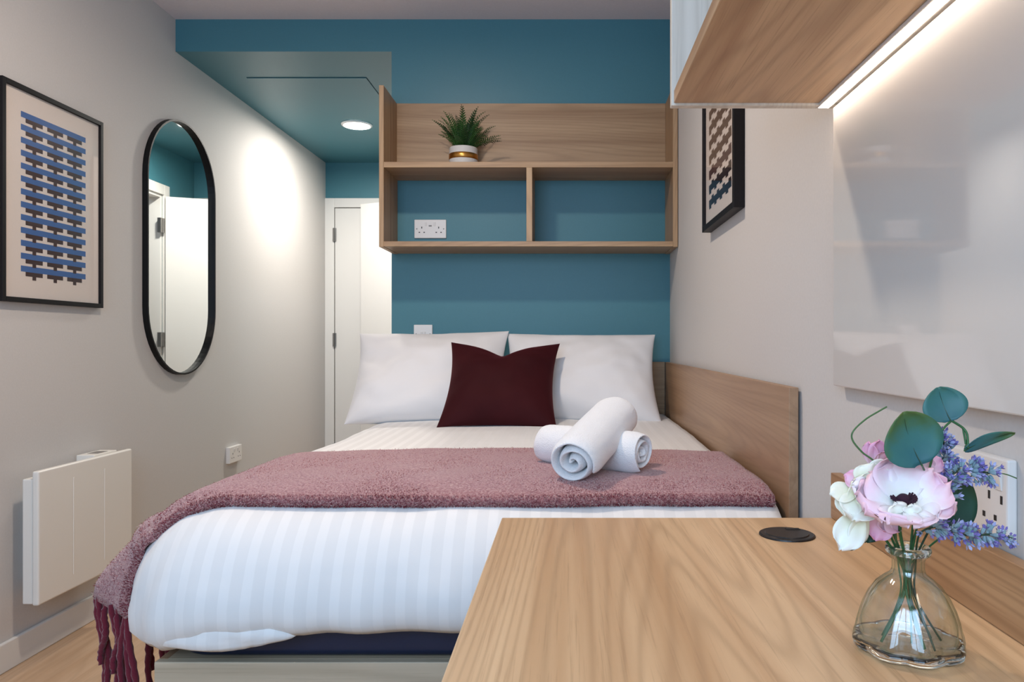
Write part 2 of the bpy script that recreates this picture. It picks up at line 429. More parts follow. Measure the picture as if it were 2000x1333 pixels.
# access hatch in the lowered ceiling
hs = empty('access_hatch', (-1.32, 4.1, ZS), 'square teal access hatch set flush into the lowered corridor ceiling', 'hatch')
obj('hatch_gap', B(-1.6305, -1.0195, 3.8235, 4.3835, ZS-0.0012, ZS-0.0002), plain('shadowed_teal_joint', rgb(34, 66, 76), 0.7), hs)
obj('hatch_panel', B(-1.628, -1.022, 3.826, 4.381, ZS-0.004, ZS-0.0013), teal_paint, hs)

def downlight(x, y, z, lens, label):
    e = empty('downlight', (x, y, z), label, 'ceiling light')
    r = MB().lathe([(0.076, -0.004), (0.079, -0.012), (0.092, -0.008), (0.095, -0.001), (0.076, -0.001)], 40, cx=x, cy=y, cz=z)
    obj('trim_ring', r, chrome_white, e, smooth=True)
    l = MB().lathe([(0.0, -0.007), (0.077, -0.007)], 40, cx=x, cy=y, cz=z)
    for i, f in enumerate(l.f): l.f[i] = f[::-1]
    obj('lamp_lens', l, lens, e)
downlight(-1.30, 4.65, ZS, lens_hall, 'round glowing downlight in the teal lowered ceiling near the door')
downlight(-0.65, 1.93, ZC, lens_room, 'round downlight in the white ceiling over the foot of the bed')
downlight(-0.15, 4.7, ZS, lens_bath, 'round cool white downlight in the bathroom ceiling')

# ------------------------------------------------------------------ shelf unit over the bed
YS = 3.217
su = empty('wall_shelf_unit', (-0.166, YB, 1.468), 'oak open wall shelf unit above the bed with two cubbies', 'shelf')
xa, xb = -0.805, 0.472
for (p, q) in ((xa, xa+0.02), (xb-0.02, xb)):
    obj('side_panel', B(p, q, YS, YB-0.001, 1.466, 2.158), oak_z, su, bevel=0.0012)
obj('bottom_shelf', B(xa+0.02, xb-0.02, YS, YB-0.001, 1.468, 1.490), oak_x, su, bevel=0.0012)
obj('middle_shelf', B(xa+0.02, xb-0.02, YS, YB-0.001, 1.806, 1.830), oak_x, su, bevel=0.0012)
obj('divider', B(-0.175, -0.150, YS, YB-0.001, 1.490, 1.806), oak_z, su, bevel=0.0012)
obj('back_panel', B(xa+0.02, xb-0.02, YB-0.019, YB-0.001, 1.830, 2.158), oak_x, su, bevel=0.0012)

# ------------------------------------------------------------------ desk shelf with LED, board, desk
YD0, YD1 = 0.0, 1.31
ds = empty('desk_wall_shelf', (0.33, 1.3, 1.47), 'oak wall shelf over the desk with a glowing strip beneath', 'shelf')
xf, zu = 0.183, 1.470
obj('end_panel', B(xf-0.004, XR-0.001, YD1-0.018, YD1, zu-0.004, 2.10), oak_pale, ds, bevel=0.0012)
obj('end_panel', B(xf-0.004, XR-0.001, YD0, YD0+0.018, zu-0.004, 2.10), oak_pale, ds, bevel=0.0012)
obj('bottom_shelf', B(xf, XR-0.0435, YD0+0.018, YD1-0.018, zu, zu+0.022), oak_y, ds, bevel=0.0012)
obj('top_shelf', B(xf, XR-0.001, YD0+0.018, YD1-0.018, 2.078, 2.10), oak_y, ds, bevel=0.0012)
obj('back_panel', B(XR-0.012, XR-0.001, YD0+0.018, YD1-0.018, zu+0.022, 2.078), oak_y, ds)
pr = MB(); pr.box(XR-0.0425, XR-0.0405, YD0+0.018, YD1-0.003, zu-0.005, zu+0.012); pr.box(XR-0.0225, XR-0.0205, YD0+0.018, YD1-0.003, zu-0.005, zu+0.012)
pr.box(XR-0.0405, XR-0.0225, YD0+0.018, YD1-0.003, zu+0.010, zu+0.012); pr.box(XR-0.0205, XR-0.001, YD0+0.018, YD1-0.003, zu, zu+0.02)
ls = obj('led_strip', pr, white_plastic, ds)
obj('led_diffuser', B(XR-0.0403, XR-0.0227, YD0+0.019, YD1-0.004, zu-0.004, zu+0.002), strip_m, ls)

o = obj('wall_board', B(XR-0.019, XR-0.001, YD0+0.05, 1.292, 0.985, 1.462), board_m, bevel=0.002, origin=(XR, 0.7, 1.2))
tag(o, 'glossy off white board on the wall between desk and lit shelf', 'board')

dk = empty('desk', (0.18, 0.65, 0), 'oak topped desk against the right wall', 'desk')
ZD = 0.756
obj('desktop', B(-0.113, XR-0.002, 0.02, 1.30, ZD-0.022, ZD), oak_desk, dk, bevel=0.0015)
obj('upstand', B(XR-0.020, XR-0.002, 0.02, 1.30, ZD+0.0006, ZD+0.078), wood('oak_upstand', 'y', rgb(186, 148, 110), rgb(150, 110, 76), 0.9, 0.45, 1.0, 5.0), dk, bevel=0.0012)
obj('leg_panel', B(-0.09, XR-0.02, 1.255, 1.277, 0.0, ZD-0.022), oak_z, dk, bevel=0.0012)
obj('leg_panel', B(-0.09, XR-0.02, 0.05, 0.072, 0.0, ZD-0.022), oak_z, dk, bevel=0.0012)
obj('modesty_panel', B(XR-0.05, XR-0.03, 0.072, 1.255, 0.3, ZD-0.022), oak_y, dk, bevel=0.0012)
gx, gy = 0.345, 1.182
g = MB().lathe([(0.0, 0.003), (0.038, 0.003), (0.0405, 0.0032), (0.0425, 0.0022), (0.043, 0.0002)], 48, cx=gx, cy=gy, cz=ZD)
gr = obj('cable_grommet', g, black_plastic, dk, smooth=False)
g = MB().lathe([(0.0, 0.0045), (0.033, 0.0045), (0.034, 0.003)], 40, cx=gx, cy=gy, cz=ZD)
obj('grommet_lid', g, black_plastic, gr)
obj('cable_slot', B(gx+0.004, gx+0.026, gy+0.016, gy+0.026, ZD+0.0046, ZD+0.0052), dark_hole, gr)

# ------------------------------------------------------------------ sockets and switches
FACE_BACK, FACE_RIGHTWARD, FACE_LEFTWARD = (PI/2, 0, 0), (PI/2, 0, PI/2), (PI/2, 0, -PI/2)
def rbox(mb, cx, cy, w, h, z0, z1, m=0): return mb.box(cx-w/2, cx+w/2, cy-h/2, cy+h/2, z0, z1, m)
def plate(name, label, loc, rot, w, h, depth=0.009, cat='socket'):
    e = empty(name, loc, label, cat, None, rot)
    obj('faceplate', rbox(MB(), 0, 0, w, h, 0, depth), white_plastic, e, bevel=0.0025, world=False)
    return e, depth
def pins(e, cx, cy, d, s=1.0):
    for (u, v, w, h) in ((0, 0.010, 0.0042, 0.0085), (-0.011, -0.012, 0.0068, 0.0042), (0.011, -0.012, 0.0068, 0.0042)):
        obj('pin_slot', rbox(MB(), cx+u, cy+v, w, h, d-0.001, d+0.0004), dark_hole, e, world=False)
def rocker(e, cx, cy, d, w=0.011, h=0.018):
    r = MB()
    r.v = [(cx-w/2, cy-h/2, d), (cx+w/2, cy-h/2, d), (cx+w/2, cy+h/2, d), (cx-w/2, cy+h/2, d),
           (cx-w/2, cy-h/2, d+0.001), (cx+w/2, cy-h/2, d+0.001), (cx+w/2, cy+h/2, d+0.004), (cx-w/2, cy+h/2, d+0.004)]
    for q in ((4,5,6,7),(0,1,5,4),(1,2,6,5),(2,3,7,6),(3,0,4,7)): r.face(q)
    obj('rocker_switch', r, white_plastic, e, world=False, bevel=0.0006)
def screw(e, x, y, d):
    obj('screw', MB().lathe([(0.0, 0.0008), (0.0026, 0.0008), (0.003, 0)], 10, cx=x, cy=y, cz=d), grey_plastic, e, world=False)
e, d = plate('double_socket', 'white double socket on teal wall inside the left shelf cubby', ((841-VX)/422, YB, CAM_Z-(448-VY)/422), FACE_BACK, 0.147, 0.086)
pins(e, -0.039, -0.004, d); pins(e, 0.039, -0.004, d); rocker(e, -0.020, 0.022, d); rocker(e, 0.020, 0.022, d)
screw(e, -0.062, 0, d); screw(e, 0.062, 0, d)
obj('charging_port', rbox(MB(), 0, 0.014, 0.014, 0.006, d-0.001, d+0.0006), grey_plastic, e, world=False)
e, d = plate('wall_switch', 'white square switch on teal wall half hidden by the left pillow', ((827-VX)/422, YB, CAM_Z-(653-VY)/422), FACE_BACK, 0.086, 0.086, cat='switch')
for u in (-0.007, 0.007): rocker(e, u, 0, d, 0.010, 0.022)
screw(e, -0.032, 0, d); screw(e, 0.032, 0, d)
YK = 1470*1.805/(1108-456)
e, d = plate('double_socket', 'white double socket low on the left wall between heater and bed', (XL, YK, CAM_Z-(887-VY)*YK/FPX), FACE_RIGHTWARD, 0.147, 0.086, 0.022)
pins(e, -0.039, -0.004, d); pins(e, 0.039, -0.004, d); rocker(e, -0.020, 0.022, d); rocker(e, 0.020, 0.022, d)
# desk socket: local u runs towards the camera
e, d = plate('double_socket', 'white double socket on the right wall just above the desk', (XR, 0.867, 0.891), FACE_LEFTWARD, 0.147, 0.088, 0.011)
def onplate(px, py):
    Y = FPX*(XR-d)/(px-VX); return (0.867-Y, CAM_Z-(py-VY)*Y/FPX-0.891)
for (px, py, w, h) in ((1932, 966, 0.004, 0.009), (1956, 978, 0.004, 0.009), (1922, 1003, 0.005, 0.006), (1944, 1012, 0.005, 0.006)):
    u, v = onplate(px, py); obj('pin_slot', rbox(MB(), u, v, w, h, d-0.001, d+0.0004), dark_hole, e, world=False)
u, v = onplate(1951, 940); rocker(e, u, v, d, 0.012, 0.020)
pins(e, -0.045, -0.004, d); rocker(e, -0.02, 0.024, d)

# ------------------------------------------------------------------ pictures and mirror
def picture(label, loc, rot, w, h, bar, depth, pattern):
    e = empty('framed_print', loc, label, 'picture', None, rot)
    f = MB()
    f.box(-w/2, -w/2+bar, -h/2, h/2, 0, depth); f.box(w/2-bar, w/2, -h/2, h/2, 0, depth)
    f.box(-w/2+bar, w/2-bar, -h/2, -h/2+bar, 0, depth); f.box(-w/2+bar, w/2-bar, h/2-bar, h/2, 0, depth)
    obj('frame', f, black_frame, e, bevel=0.001, world=False)
    p = MB(); a, b_ = w/2-bar, h/2-bar
    p.box(-a, a, -b_, b_, 0.002, depth-0.010, 0)
    pattern(p, depth-0.0097)
    obj('print', p, [paper_m, ink_blue, ink_brown, ink_brown2, ink_plum, ink_navy], e, world=False)
    obj('glass_pane', MB().box(-a, a, -b_, b_, depth-0.007, depth-0.005), pane_m, e, world=False)
    return e
def rect(p, u0, u1, v0, v1, z, m): p.quad((u0, v0, z), (u1, v0, z), (u1, v1, z), (u0, v1, z), m)
def pat_left(p, z):
    top = 1.822-1.548; pitch = 0.0425; W2 = 0.333/2
    for r in range(13):
        t = top-r*pitch
        rect(p, -W2, W2, t-0.0195, t, z, 1)
        for c in (-0.104, 0.0, 0.104):
            rect(p, c-0.041, c+0.041, t-0.0338, t-0.0195, z, 2)
            rect(p, c-0.009, c+0.009, t-pitch-0.003, t-0.0338, z+0.0001, 2)
def pat_right(p, z):
    pitch = 0.047; W2 = 0.165
    for r in range(12):
        v = 1.485-1.7775+0.016+r*pitch
        m = 5 if r == 0 else (5 if r == 1 else (4 if r == 2 else 3))
        rect(p, -W2, W2, v-0.0105, v+0.0105, z, m)
        for k in range(4):
            u = -W2+0.0415+k*0.083
            rect(p, u-0.038, u-0.002, v-0.0190, v-0.0105, z, m)
            rect(p, u+0.001, u+0.037, v+0.0105, v+0.0190, z, m)
picture('black framed abstract print of blue bars and brown blocks beside the mirror', (XL+0.001, 2.6455, 1.548), FACE_RIGHTWARD, 0.519, 0.716, 0.016, 0.022, pat_left)
picture('black framed abstract print of wavy brown rows on the right wall', (XR-0.001, 2.2455, 1.7775), FACE_LEFTWARD, 0.47, 0.716, 0.018, 0.030, pat_right)

me_ = empty('wall_mirror', (XL+0.001, 3.5185, 1.497), 'tall pill shaped mirror with thin black rim on the left wall', 'mirror', None, FACE_RIGHTWARD)
def pill(w, h, n=28):
    r = w/2; c = h/2-r; pts = []
    for i in range(n+1): a = PI*i/n; pts.append((r*math.cos(a), c+r*math.sin(a)))
    for i in range(n+1): a = PI+PI*i/n; pts.append((r*math.cos(a), -c+r*math.sin(a)))
    return pts
w_, h_ = 0.620, 1.182
outer, inner = pill(w_, h_), pill(w_-0.016, h_-0.016)
rm = MB(); n = len(outer)
rings = [[(x, y, 0.0) for x, y in outer], [(x, y, 0.024) for x, y in outer], [(x, y, 0.024) for x, y in inner], [(x, y, 0.003) for x, y in inner]]
for R in rings: rm.v += R
for k in range(3):
    for i in range(n): rm.face((k*n+i, k*n+(i+1) % n, (k+1)*n+(i+1) % n, (k+1)*n+i))
obj('rim', rm, black_metal, me_, world=False)
mg = MB(); mg.v = [(x, y, 0.006) for x, y in inner]; mg.face(range(n)); mg.v += [(x, y, 0.002) for x, y in inner]
for i in range(n): mg.face((i, n+i, n+(i+1) % n, (i+1) % n))
obj('mirror_glass', mg, mirror_m, me_, world=False)

# ------------------------------------------------------------------ panel heater
he = empty('panel_heater', (XL, 2.696, 0.42), 'white flat panel heater hung low on the left wall', 'heater')
YH0, YH1, ZH0, ZH1 = 2.434, 2.958, 0.204, 0.640
fp = MB(); n = 3
XH = -1.710
fp.box(XH-0.022, XH, YH0, YH1, ZH0, ZH1)
obj('front_panel', fp, heater_white, he, bevel=0.006, seg=3)
for k in range(1, 3):
    y = YH0+(YH1-YH0)*k/3
    obj('panel_rib', B(XH-0.002, XH+0.0012, y-0.003, y+0.003, ZH0+0.05, ZH1-0.05), heater_white, he, bevel=0.001)
obj('body', B(-1.766, XH-0.0222, YH0+0.004, YH1-0.004, ZH0+0.004, ZH1-0.026), heater_white, he, bevel=0.004)
obj('wall_bracket', B(XL, -1.766, YH0+0.08, YH1-0.08, ZH0+0.06, ZH1-0.08), heater_white, he)
ct = B(-1.800, XH-0.024, YH1-0.20, YH1-0.06, ZH1-0.026, ZH1+0.004)
cb = obj('controller', ct, heater_white, he, bevel=0.003)
obj('control_display', B(-1.785, -1.745, YH1-0.16, YH1-0.10, ZH1+0.004, ZH1+0.0046), grey_plastic, cb)

# ------------------------------------------------------------------ bed
bd = empty('storage_bed', (-0.18, 2.5, 0), 'oak veneered storage bed with side panel along the right wall', 'bed')
BX0, BX1, BYF, BYH = -0.819, 0.4485, 1.492, 3.455
ZB = 0.424
obj('front_panel', B(BX0, BX1, BYF, BYF+0.018, 0.0, ZB), oak_grey, bd, bevel=0.0015)
obj('side_rail', B(BX0, BX0+0.018, BYF+0.018, BYH, 0.0, ZB), oak_bed, bd, bevel=0.0015)
obj('platform', B(BX0+0.018, BX1, BYF+0.018, BYH, ZB-0.02, ZB), oak_grey, bd)
obj('headboard', B(-0.79, BX1, 3.458, YB-0.001, 0.0, 0.967), oak_x, bd, bevel=0.0015)
obj('wall_side_panel', B(0.450, 0.4695, 1.528, 3.4575, 0.0, 0.967), oak_bed, bd, bevel=0.0015)

def rounded_slab(x0, x1, y0, y1, z0, z1, rc, e, nz_=8):
    """box with rounded plan corners and soft edges"""
    m = MB(); prof = []
    for k in range(nz_+1): a = PI/2*k/nz_; prof.append((e*(1-math.sin(a)), z0+e*(1-math.cos(a))))
    for k in range(nz_+1): a = PI/2*k/nz_; prof.append((e*(1-math.cos(a)), z1-e*(1-math.sin(a))))
    def contour(ins):
        pts = []; r = max(rc-ins, 0.001)
        for (cx, cy, a0) in ((x1-rc, y1-rc, 0), (x0+rc, y1-rc, 90), (x0+rc, y0+rc, 180), (x1-rc, y0+rc, 270)):
            for k in range(9): a = math.radians(a0+90*k/8); pts.append((cx+r*math.cos(a), cy+r*math.sin(a)))
        return pts
    n = 36
    for (ins, z) in prof: m.v += [(x, y, z) for x, y in contour(ins)]
    for k in range(len(prof)-1):
        for i in range(n): m.face((k*n+i, k*n+(i+1) % n, (k+1)*n+(i+1) % n, (k+1)*n+i))
    m.face(list(range(n))[::-1]); m.face([(len(prof)-1)*n+i for i in range(n)])
    return m
o = obj('mattress', rounded_slab(-0.797, 0.435, 1.508, 3.45, ZB+0.001, 0.655, 0.07, 0.022), mattress_m, smooth=True, origin=(-0.18, 2.5, ZB))
tag(o, 'dark navy mattress showing under the duvet at the foot of the bed', 'mattress')

# duvet: flat top, rounded left side, foot and foot-left corner
ZT, DXL, DYF, DXR, DYB = 0.722, -0.690, 1.665, 0.436, 3.44
PROF = [(0, 0), (0.05, 0.003), (0.10, 0.014), (0.145, 0.036), (0.182, 0.068), (0.210, 0.106), (0.230, 0.148), (0.241, 0.188), (0.238, 0.222), (0.214, 0.246)]
_pd = [0.0]
for i in range(1, len(PROF)): _pd.append(_pd[-1]+math.hypot(PROF[i][0]-PROF[i-1][0], PROF[i][1]-PROF[i-1][1]))
PL = _pd[-1]; _ph = [p[0] for p in PROF]; _pg = [p[1] for p in PROF]
def prof(d):
    if d <= PL: return float(np.interp(d, _pd, _ph)), float(np.interp(d, _pd, _pg))
    return _ph[-1], _pg[-1]+(d-PL)
def crown(x, y):
    u = (x-(DXL+DXR)/2)/((DXR-DXL)/2+0.1); return 0.014*(1-min(1, u*u))
def top_z(x, y): return ZT+crown(x, y)
def wrinkle(p, d):
    w = 0.004*nz(p, 3.0)+0.0025*nz((p[0]*9, p[1]*9, p[2]*9))
    return w*(1+2.0*min(1, d/0.25))
def duvet_point(ex, ey):
    """ex, ey: signed distance past the left / foot edge (arc length along the cloth)"""
    dx, dy = max(0, ex), max(0, ey)
    bx = DXL-min(0, ex); by = DYF-min(0, ey)
    d = math.hypot(dx, dy)
    if d < 1e-9: nx = ny = 0.0
    else: nx, ny = dx/d, dy/d
    corner = (2*nx*ny) if d > 0 else 0.0
    h, g = prof(min(d, PL))
    f = (d/PL)
    g *= 1+0.13*corner*f
    g *= 1-0.06*ny*(1-corner)*f
    h += 0.006*math.sin(bx*47+1.3*math.sin(bx*11))*ny*(1-corner)*f**3
    h -= 0.012*corner*f**4
    p = Vector((bx-nx*h, by-ny*h, ZT+crown(bx, by)-g))
    w = wrinkle(p, d)
    # soft gathers fanning from the corner
    if corner > 0.05:
        th = math.atan2(ny, nx); w += 0.007*corner*f*f*math.sin(th*15+f*4)
    n = Vector((-nx*min(1, d/0.2), -ny*min(1, d/0.2), 1.0-min(1, d/0.2)*0.8)).normalized()
    return p+n*w
dm = MB()
nx_, ny_, nd_, nt_ = 56, 88, 24, 26
xs = np.linspace(DXL, DXR, nx_); ys = np.linspace(DYF, DYB, ny_); dd = np.linspace(0, PL, nd_)
dm.grid([duvet_point(DXL-x, DYF-y) for x in xs for y in ys], nx_, ny_)
dm.grid([duvet_point(d, DYF-y) for y in ys for d in dd], ny_, nd_)
dm.grid([duvet_point(d*math.cos(t), d*math.sin(t)) for t in np.linspace(0, PI/2, nt_) for d in dd], nt_, nd_)
dm.grid([duvet_point(DXL-x, d) for x in xs for d in dd], nx_, nd_)
o = obj('duvet', dm, duvet_m, smooth=True, weld=0.0004, origin=(-0.18, 2.5, ZT), solid=0.010)
tag(o, 'white satin striped duvet hanging over the foot of the bed', 'duvet')
# the tucked lower fold of the duvet at the foot-left corner
fd = MB(); pts = []; nu, nv_ = 30, 12
for i in range(nu):
    s = i/(nu-1)
    # sweep from the left side, round the corner, and along the foot, dying into the hem
    if s < 0.45: th = (s/0.45)*PI/2; bx, by, ax, ay = DXL, DYF, math.cos(th), math.sin(th)
    else: th = PI/2; bx = DXL+(s-0.45)/0.55*0.17; by, ax, ay = DYF, 0.0, 1.0
    fade = math.sin(PI*min(1, s*0.92+0.08))**0.5
    for j in range(nv_):
        v = j/(nv_-1); a = -0.9+v*3.6
        r = 0.024*fade*(1+0.10*math.sin(a*4.3+s*9))
        hh = 0.214+r*math.cos(a)*0.9-0.010*math.sin(2*math.atan2(ay, ax)); zz = ZT-0.224-0.010*fade*(1-s)+r*1.15*math.sin(a)
        w = 0.005*nz((s*16, v*3, 3.0))
        pts.append((bx-ax*(hh+w), by-ay*(hh+w), zz-0.020*math.exp(-((s-0.20)/0.10)**2)*(1-v*0.6)))
fd.grid(pts, nu, nv_)
obj('corner_fold', fd, duvet_m, o, smooth=True, solid=0.006)

# throw blanket
TY0, TY1, TT = 1.550, 2.105, 0.022
def throw_base(s, y):
    """s<0: on top, x from the right edge; s>0: arc length down the left side"""
    ey = DYF-y; dy = max(0, ey)
    if s <= 0: x, dx = DXL-s, 0.0
    else: x, dx = DXL, s
    h, g = prof(math.hypot(dx, dy)); hx_, _ = prof(dx)
    fl = max(0, min(1, (g-0.05)/0.20))
    front = math.exp(-max(0, y-TY0)/0.25)
    hx_ = max(hx_, 0.212*min(1, dx/0.22)) if dx > 0.2 else hx_
    out = fl**1.4*(0.004+0.105*math.exp(-((y-TY0-0.115)/0.060)**2)+0.03*math.exp(-((y-TY0-0.33)/0.07)**2)+0.02*(1-front))
    z = ZT+(crown(x, y) if s <= 0 else crown(DXL, y))-g
    hx_ *= 1-0.16*math.exp(-((y-TY0)/0.045)**2)
    return Vector((x-hx_-out-0.004*(dx > 0), y, z+0.0065))
def throw_pt(s, y, o_):
    e = 0.004; a = throw_base(s-e, y); b_ = throw_base(s+e, y)
    t = (b_-a); n = Vector((t.z, 0, -t.x)).normalized()
    if n.z < 0 and n.x > 0: n = -n
    return throw_base(s, y)+n*o_
SR = DXL-0.430; SL = 0.375
ss = np.linspace(SR, SL, 110)
loop = []
for k in range(46): loop.append((TY1-0.011-(TY1-TY0-0.022)*k/45, TT))
for k in range(1, 8): a = PI*k/8; loop.append((TY0+0.011-0.011*math.sin(a), TT/2+TT/2*math.cos(a)))
for k in range(46): loop.append((TY0+0.011+(TY1-TY0-0.022)*k/45, 0.0))
for k in range(1, 8): a = PI*k/8; loop.append((TY1-0.011+0.011*math.sin(a), TT/2-TT/2*math.cos(a)))
def edge_wave(s): return 0.010*math.sin(s*4.2+0.6)+0.004*nz((s*6, 1.7, 0))
tm = MB(); pts = []
for s in ss:
    for (y, o_) in loop:
        p = throw_pt(s, y+edge_wave(s)*(1-(y-TY0)/(TY1-TY0)*1.6), o_)
        if o_ > TT*0.4: p += Vector((0, 0, 1))*0.003*nz(p, 9)
        pts.append(p)
nl = len(loop)
tm.grid(pts, len(ss), nl)
for i in range(len(ss)-1): tm.face((i*nl+nl-1, (i+1)*nl+nl-1, (i+1)*nl, i*nl))
tm.face([j for j in range(nl)][::-1]); tm.face([(len(ss)-1)*nl+j for j in range(nl)])
th = obj('throw_blanket', tm, throw_m, smooth=True, weld=1e-6, origin=(-0.18, 1.92, ZT))
tag(th, 'mottled rose wool throw with burgundy fringe across the bed', 'throw')
fz = MB(); rng = random.Random(3)
for k in range(42000):
    s = rng.uniform(SR, SL)
    r = rng.random()
    if r < 0.42:
        a = rng.uniform(0.05, 0.85)*PI; y = TY0+0.011-0.011*math.sin(a); o_ = TT/2+TT/2*math.cos(a); dirv = Vector((0, -math.sin(a), math.cos(a)))
    else:
        y = rng.uniform(TY0+0.01, TY1); o_ = TT
        if rng.random() < 0.35: y = TY0+0.01+abs(rng.gauss(0, 0.06))
        dirv = Vector((0, 0, 1))
    yy = y+edge_wave(s)*(1-(y-TY0)/(TY1-TY0)*1.6)
    p = throw_pt(s, yy, o_-0.001)
    if s > 0.1: dirv = Vector((-0.8, dirv.y, 0.3))
    d = (dirv+Vector((rng.uniform(-1, 1), rng.uniform(-1, 1), rng.uniform(-0.3, 0.6)))*0.9).normalized()
    L = rng.uniform(0.0025, 0.006) if o_ < TT*0.99 or s > 0.1 else rng.uniform(0.0015, 0.004); w = d.cross(Vector((rng.random()-0.5, rng.random()-0.5, rng.random()-0.5))).normalized()*0.0007
    i = len(fz.v); fz.v += [tuple(p-w), tuple(p+w), tuple(p+d*L)]
    front_ = y < TY0+0.05 or s > 0.1
    fz.face((i, i+1, i+2), rng.choice((0, 1, 1, 1, 2) if front_ else (0, 0, 0, 1, 2, 0)))
o = obj('wool_fuzz', fz, [fuzz_a, fuzz_b, fuzz_c], th); o['kind'] = 'stuff'
rng = random.Random(11)
nt2 = 21
for k in range(nt2):
    y = TY0+0.010+(TY1-TY0-0.03)*(k/(nt2-1))**1.7
    b0 = throw_pt(SL, y+edge_wave(SL), TT*0.5)
    L = rng.uniform(0.20, 0.34) if k not in (3, 5) else 0.14; pts = []; rr = []; ph = rng.uniform(0, 6); lean = rng.uniform(-0.05, 0.05)
    for i in range(26):
        u = i/25
        pts.append(b0+Vector((0.006*math.sin(ph+u*9)+lean*u*0.5+0.004*u, 0.005*math.cos(ph*1.7+u*8)+rng.uniform(-0.001, 0.001), 0.006-L*u)))
        rr.append(0.0066*(1+0.16*math.sin(u*60+ph))*(1.0 if u < 0.93 else 0.8))
    if L > b0.z-0.01: continue
    obj('tassel', MB().tube(pts, rr, 7), yarn_dark, th, smooth=True)

# ------------------------------------------------------------------ pillows and cushion
def pillow_mesh(w, h, t, n=44, pw=2.4, q=0.5, pinch=0.05, seed=0.0, chop=0.0, wr=0.006):
    m = MB()
    us = [math.sin(x*PI/2) for x in np.linspace(-1, 1, n)]
    for sgn in (1, -1):
        pts = []
        for u in us:
            for v in us:
                x = w/2*u*(1-pinch*(1-v*v)); y = h/2*v*(1-pinch*(1-u*u))
                k = ((1-abs(u)**pw)*(1-abs(v)**pw))
                z = t*(max(0, k)**q)*(1-0.25*v*(1 if not chop else 0.4))
                ed = min(1, k*2.5)
                wv = wr*ed*(1.3*nz((x*5+seed, y*7, sgn*2.0))+0.7*nz((x*13+seed, y*16, sgn*5.0)))
                # radiating corner creases
                c = abs(u*v)**2; wv += 0.007*c*math.sin(9*math.atan2(1.02-abs(u), 1.02-abs(v)))*ed
                if chop:
                    f = max(0, (v+0.15)/1.15)**1.5; gsn = math.exp(-(abs(u)/0.40)**1.35)
                    y -= chop*f*gsn*(0.6+0.4*v); z *= 1-0.35*f*math.exp(-(u/0.22)**2)
                pts.append((x, y, sgn*(z+wv*(z > 0.002))))
        m.grid(pts, n, n, flip=(sgn < 0))
    return m
def lean_matrix(cx, y0, z0, h, ang, yaw=0, roll=0):
    a = math.radians(ang)
    R = Matrix(((1, 0, 0), (0, math.sin(a), -math.cos(a)), (0, math.cos(a), math.sin(a)))).to_4x4()
    ctr = Vector((cx, y0, z0))+Vector((0, math.sin(a), math.cos(a)))*h/2
    return Matrix.Translation(ctr) @ Matrix.Rotation(math.radians(yaw), 4, 'Z') @ R @ Matrix.Rotation(math.radians(roll), 4, 'Z')
def place(name, mb, m, M, label, cat, group=None):
    o = obj(name, mb, m, smooth=True, weld=1e-5); o.matrix_world = M; tag(o, label, cat, group); return o
o = place('pillow', pillow_mesh(0.665, 0.465, 0.105, seed=1.0, pinch=0.075, wr=0.014), pillow_m, lean_matrix(-0.588, 3.09, 0.728, 0.46, 36, 0, 1.2), 'white pillow leaning on the headboard, on the corridor side of the bed', 'pillow')
o = place('pillow', pillow_mesh(0.665, 0.465, 0.105, seed=8.0, pinch=0.075, wr=0.014), pillow_m, lean_matrix(0.060, 3.10, 0.725, 0.46, 37, 0, -0.5), 'white pillow leaning on the headboard, behind the rolled towels', 'pillow')
o = place('cushion', pillow_mesh(0.455, 0.450, 0.085, seed=4.0, pinch=0.105, chop=0.066, pw=2.2, q=0.6, wr=0.009), velvet_m, lean_matrix(-0.262, 2.835, 0.735, 0.445, 44, 0, -1.0), 'burgundy velvet cushion with a dented top in front of the pillows', 'cushion')

# ------------------------------------------------------------------ towels
def towel_roll(L, R, turns, seed):
    m = MB(); r0 = 0.006; nphi = int(26*turns)+1; pitch = (R-r0)/turns; th_ = pitch*0.80
    nl_ = 17
    outer, inner = [], []
    for i in range(nphi):
        ph = 2*PI*turns*i/(nphi-1); q_ = ph/(2*PI); r = r0+pitch*min(q_, turns-0.45)+pitch*0.30*max(0, q_-turns+0.45)
        sh = 0.010*nz((ph*0.35+seed, 2.0, 0))+(0.004*(ph/(2*PI*turns)))
        for j in range(nl_):
            u = -1+2*j/(nl_-1); x = L/2*u*(1 if abs(u) < 0.999 else 1)+sh*u
            edge = max(0.0, 1-max(0, (abs(u)-0.86)/0.14)**2)**0.5
            w = 0.0016*nz((ph*2+seed, u*5, 1.0))
            bulge = 1+0.03*math.cos(u*PI/2)
            for lst, rad in ((outer, r*bulge+th_/2*(0.35+0.65*edge)+w-(1-edge)*0.002), (inner, r*bulge-th_/2*(0.35+0.65*edge)+w)):
                lst.append((x, rad*math.cos(ph), rad*math.sin(ph)*0.93))
    a = m.grid(outer, nphi, nl_); b_ = m.grid(inner, nphi, nl_, flip=True)
    for i in range(nphi-1):
        for j in (0, nl_-1):
            m.face((a+i*nl_+j, a+(i+1)*nl_+j, b_+(i+1)*nl_+j, b_+i*nl_+j))
    for i in (0, nphi-1):
        for j in range(nl_-1): m.face((a+i*nl_+j, a+i*nl_+j+1, b_+i*nl_+j+1, b_+i*nl_+j))
    return m
def axis_matrix(p0, p1, roll):
    x = (p1-p0).normalized(); y = Vector((0, 0, 1)).cross(x).normalized(); z = x.cross(y)
    M = Matrix((x, y, z)).transposed().to_4x4()
    return Matrix.Translation((p0+p1)/2) @ M @ Matrix.Rotation(math.radians(roll), 4, 'X')
zt = ZT+0.013+0.022+0.006
p0, p1 = Vector((-0.056, 1.885, zt+0.044)), Vector((0.172, 1.712, zt+0.044))
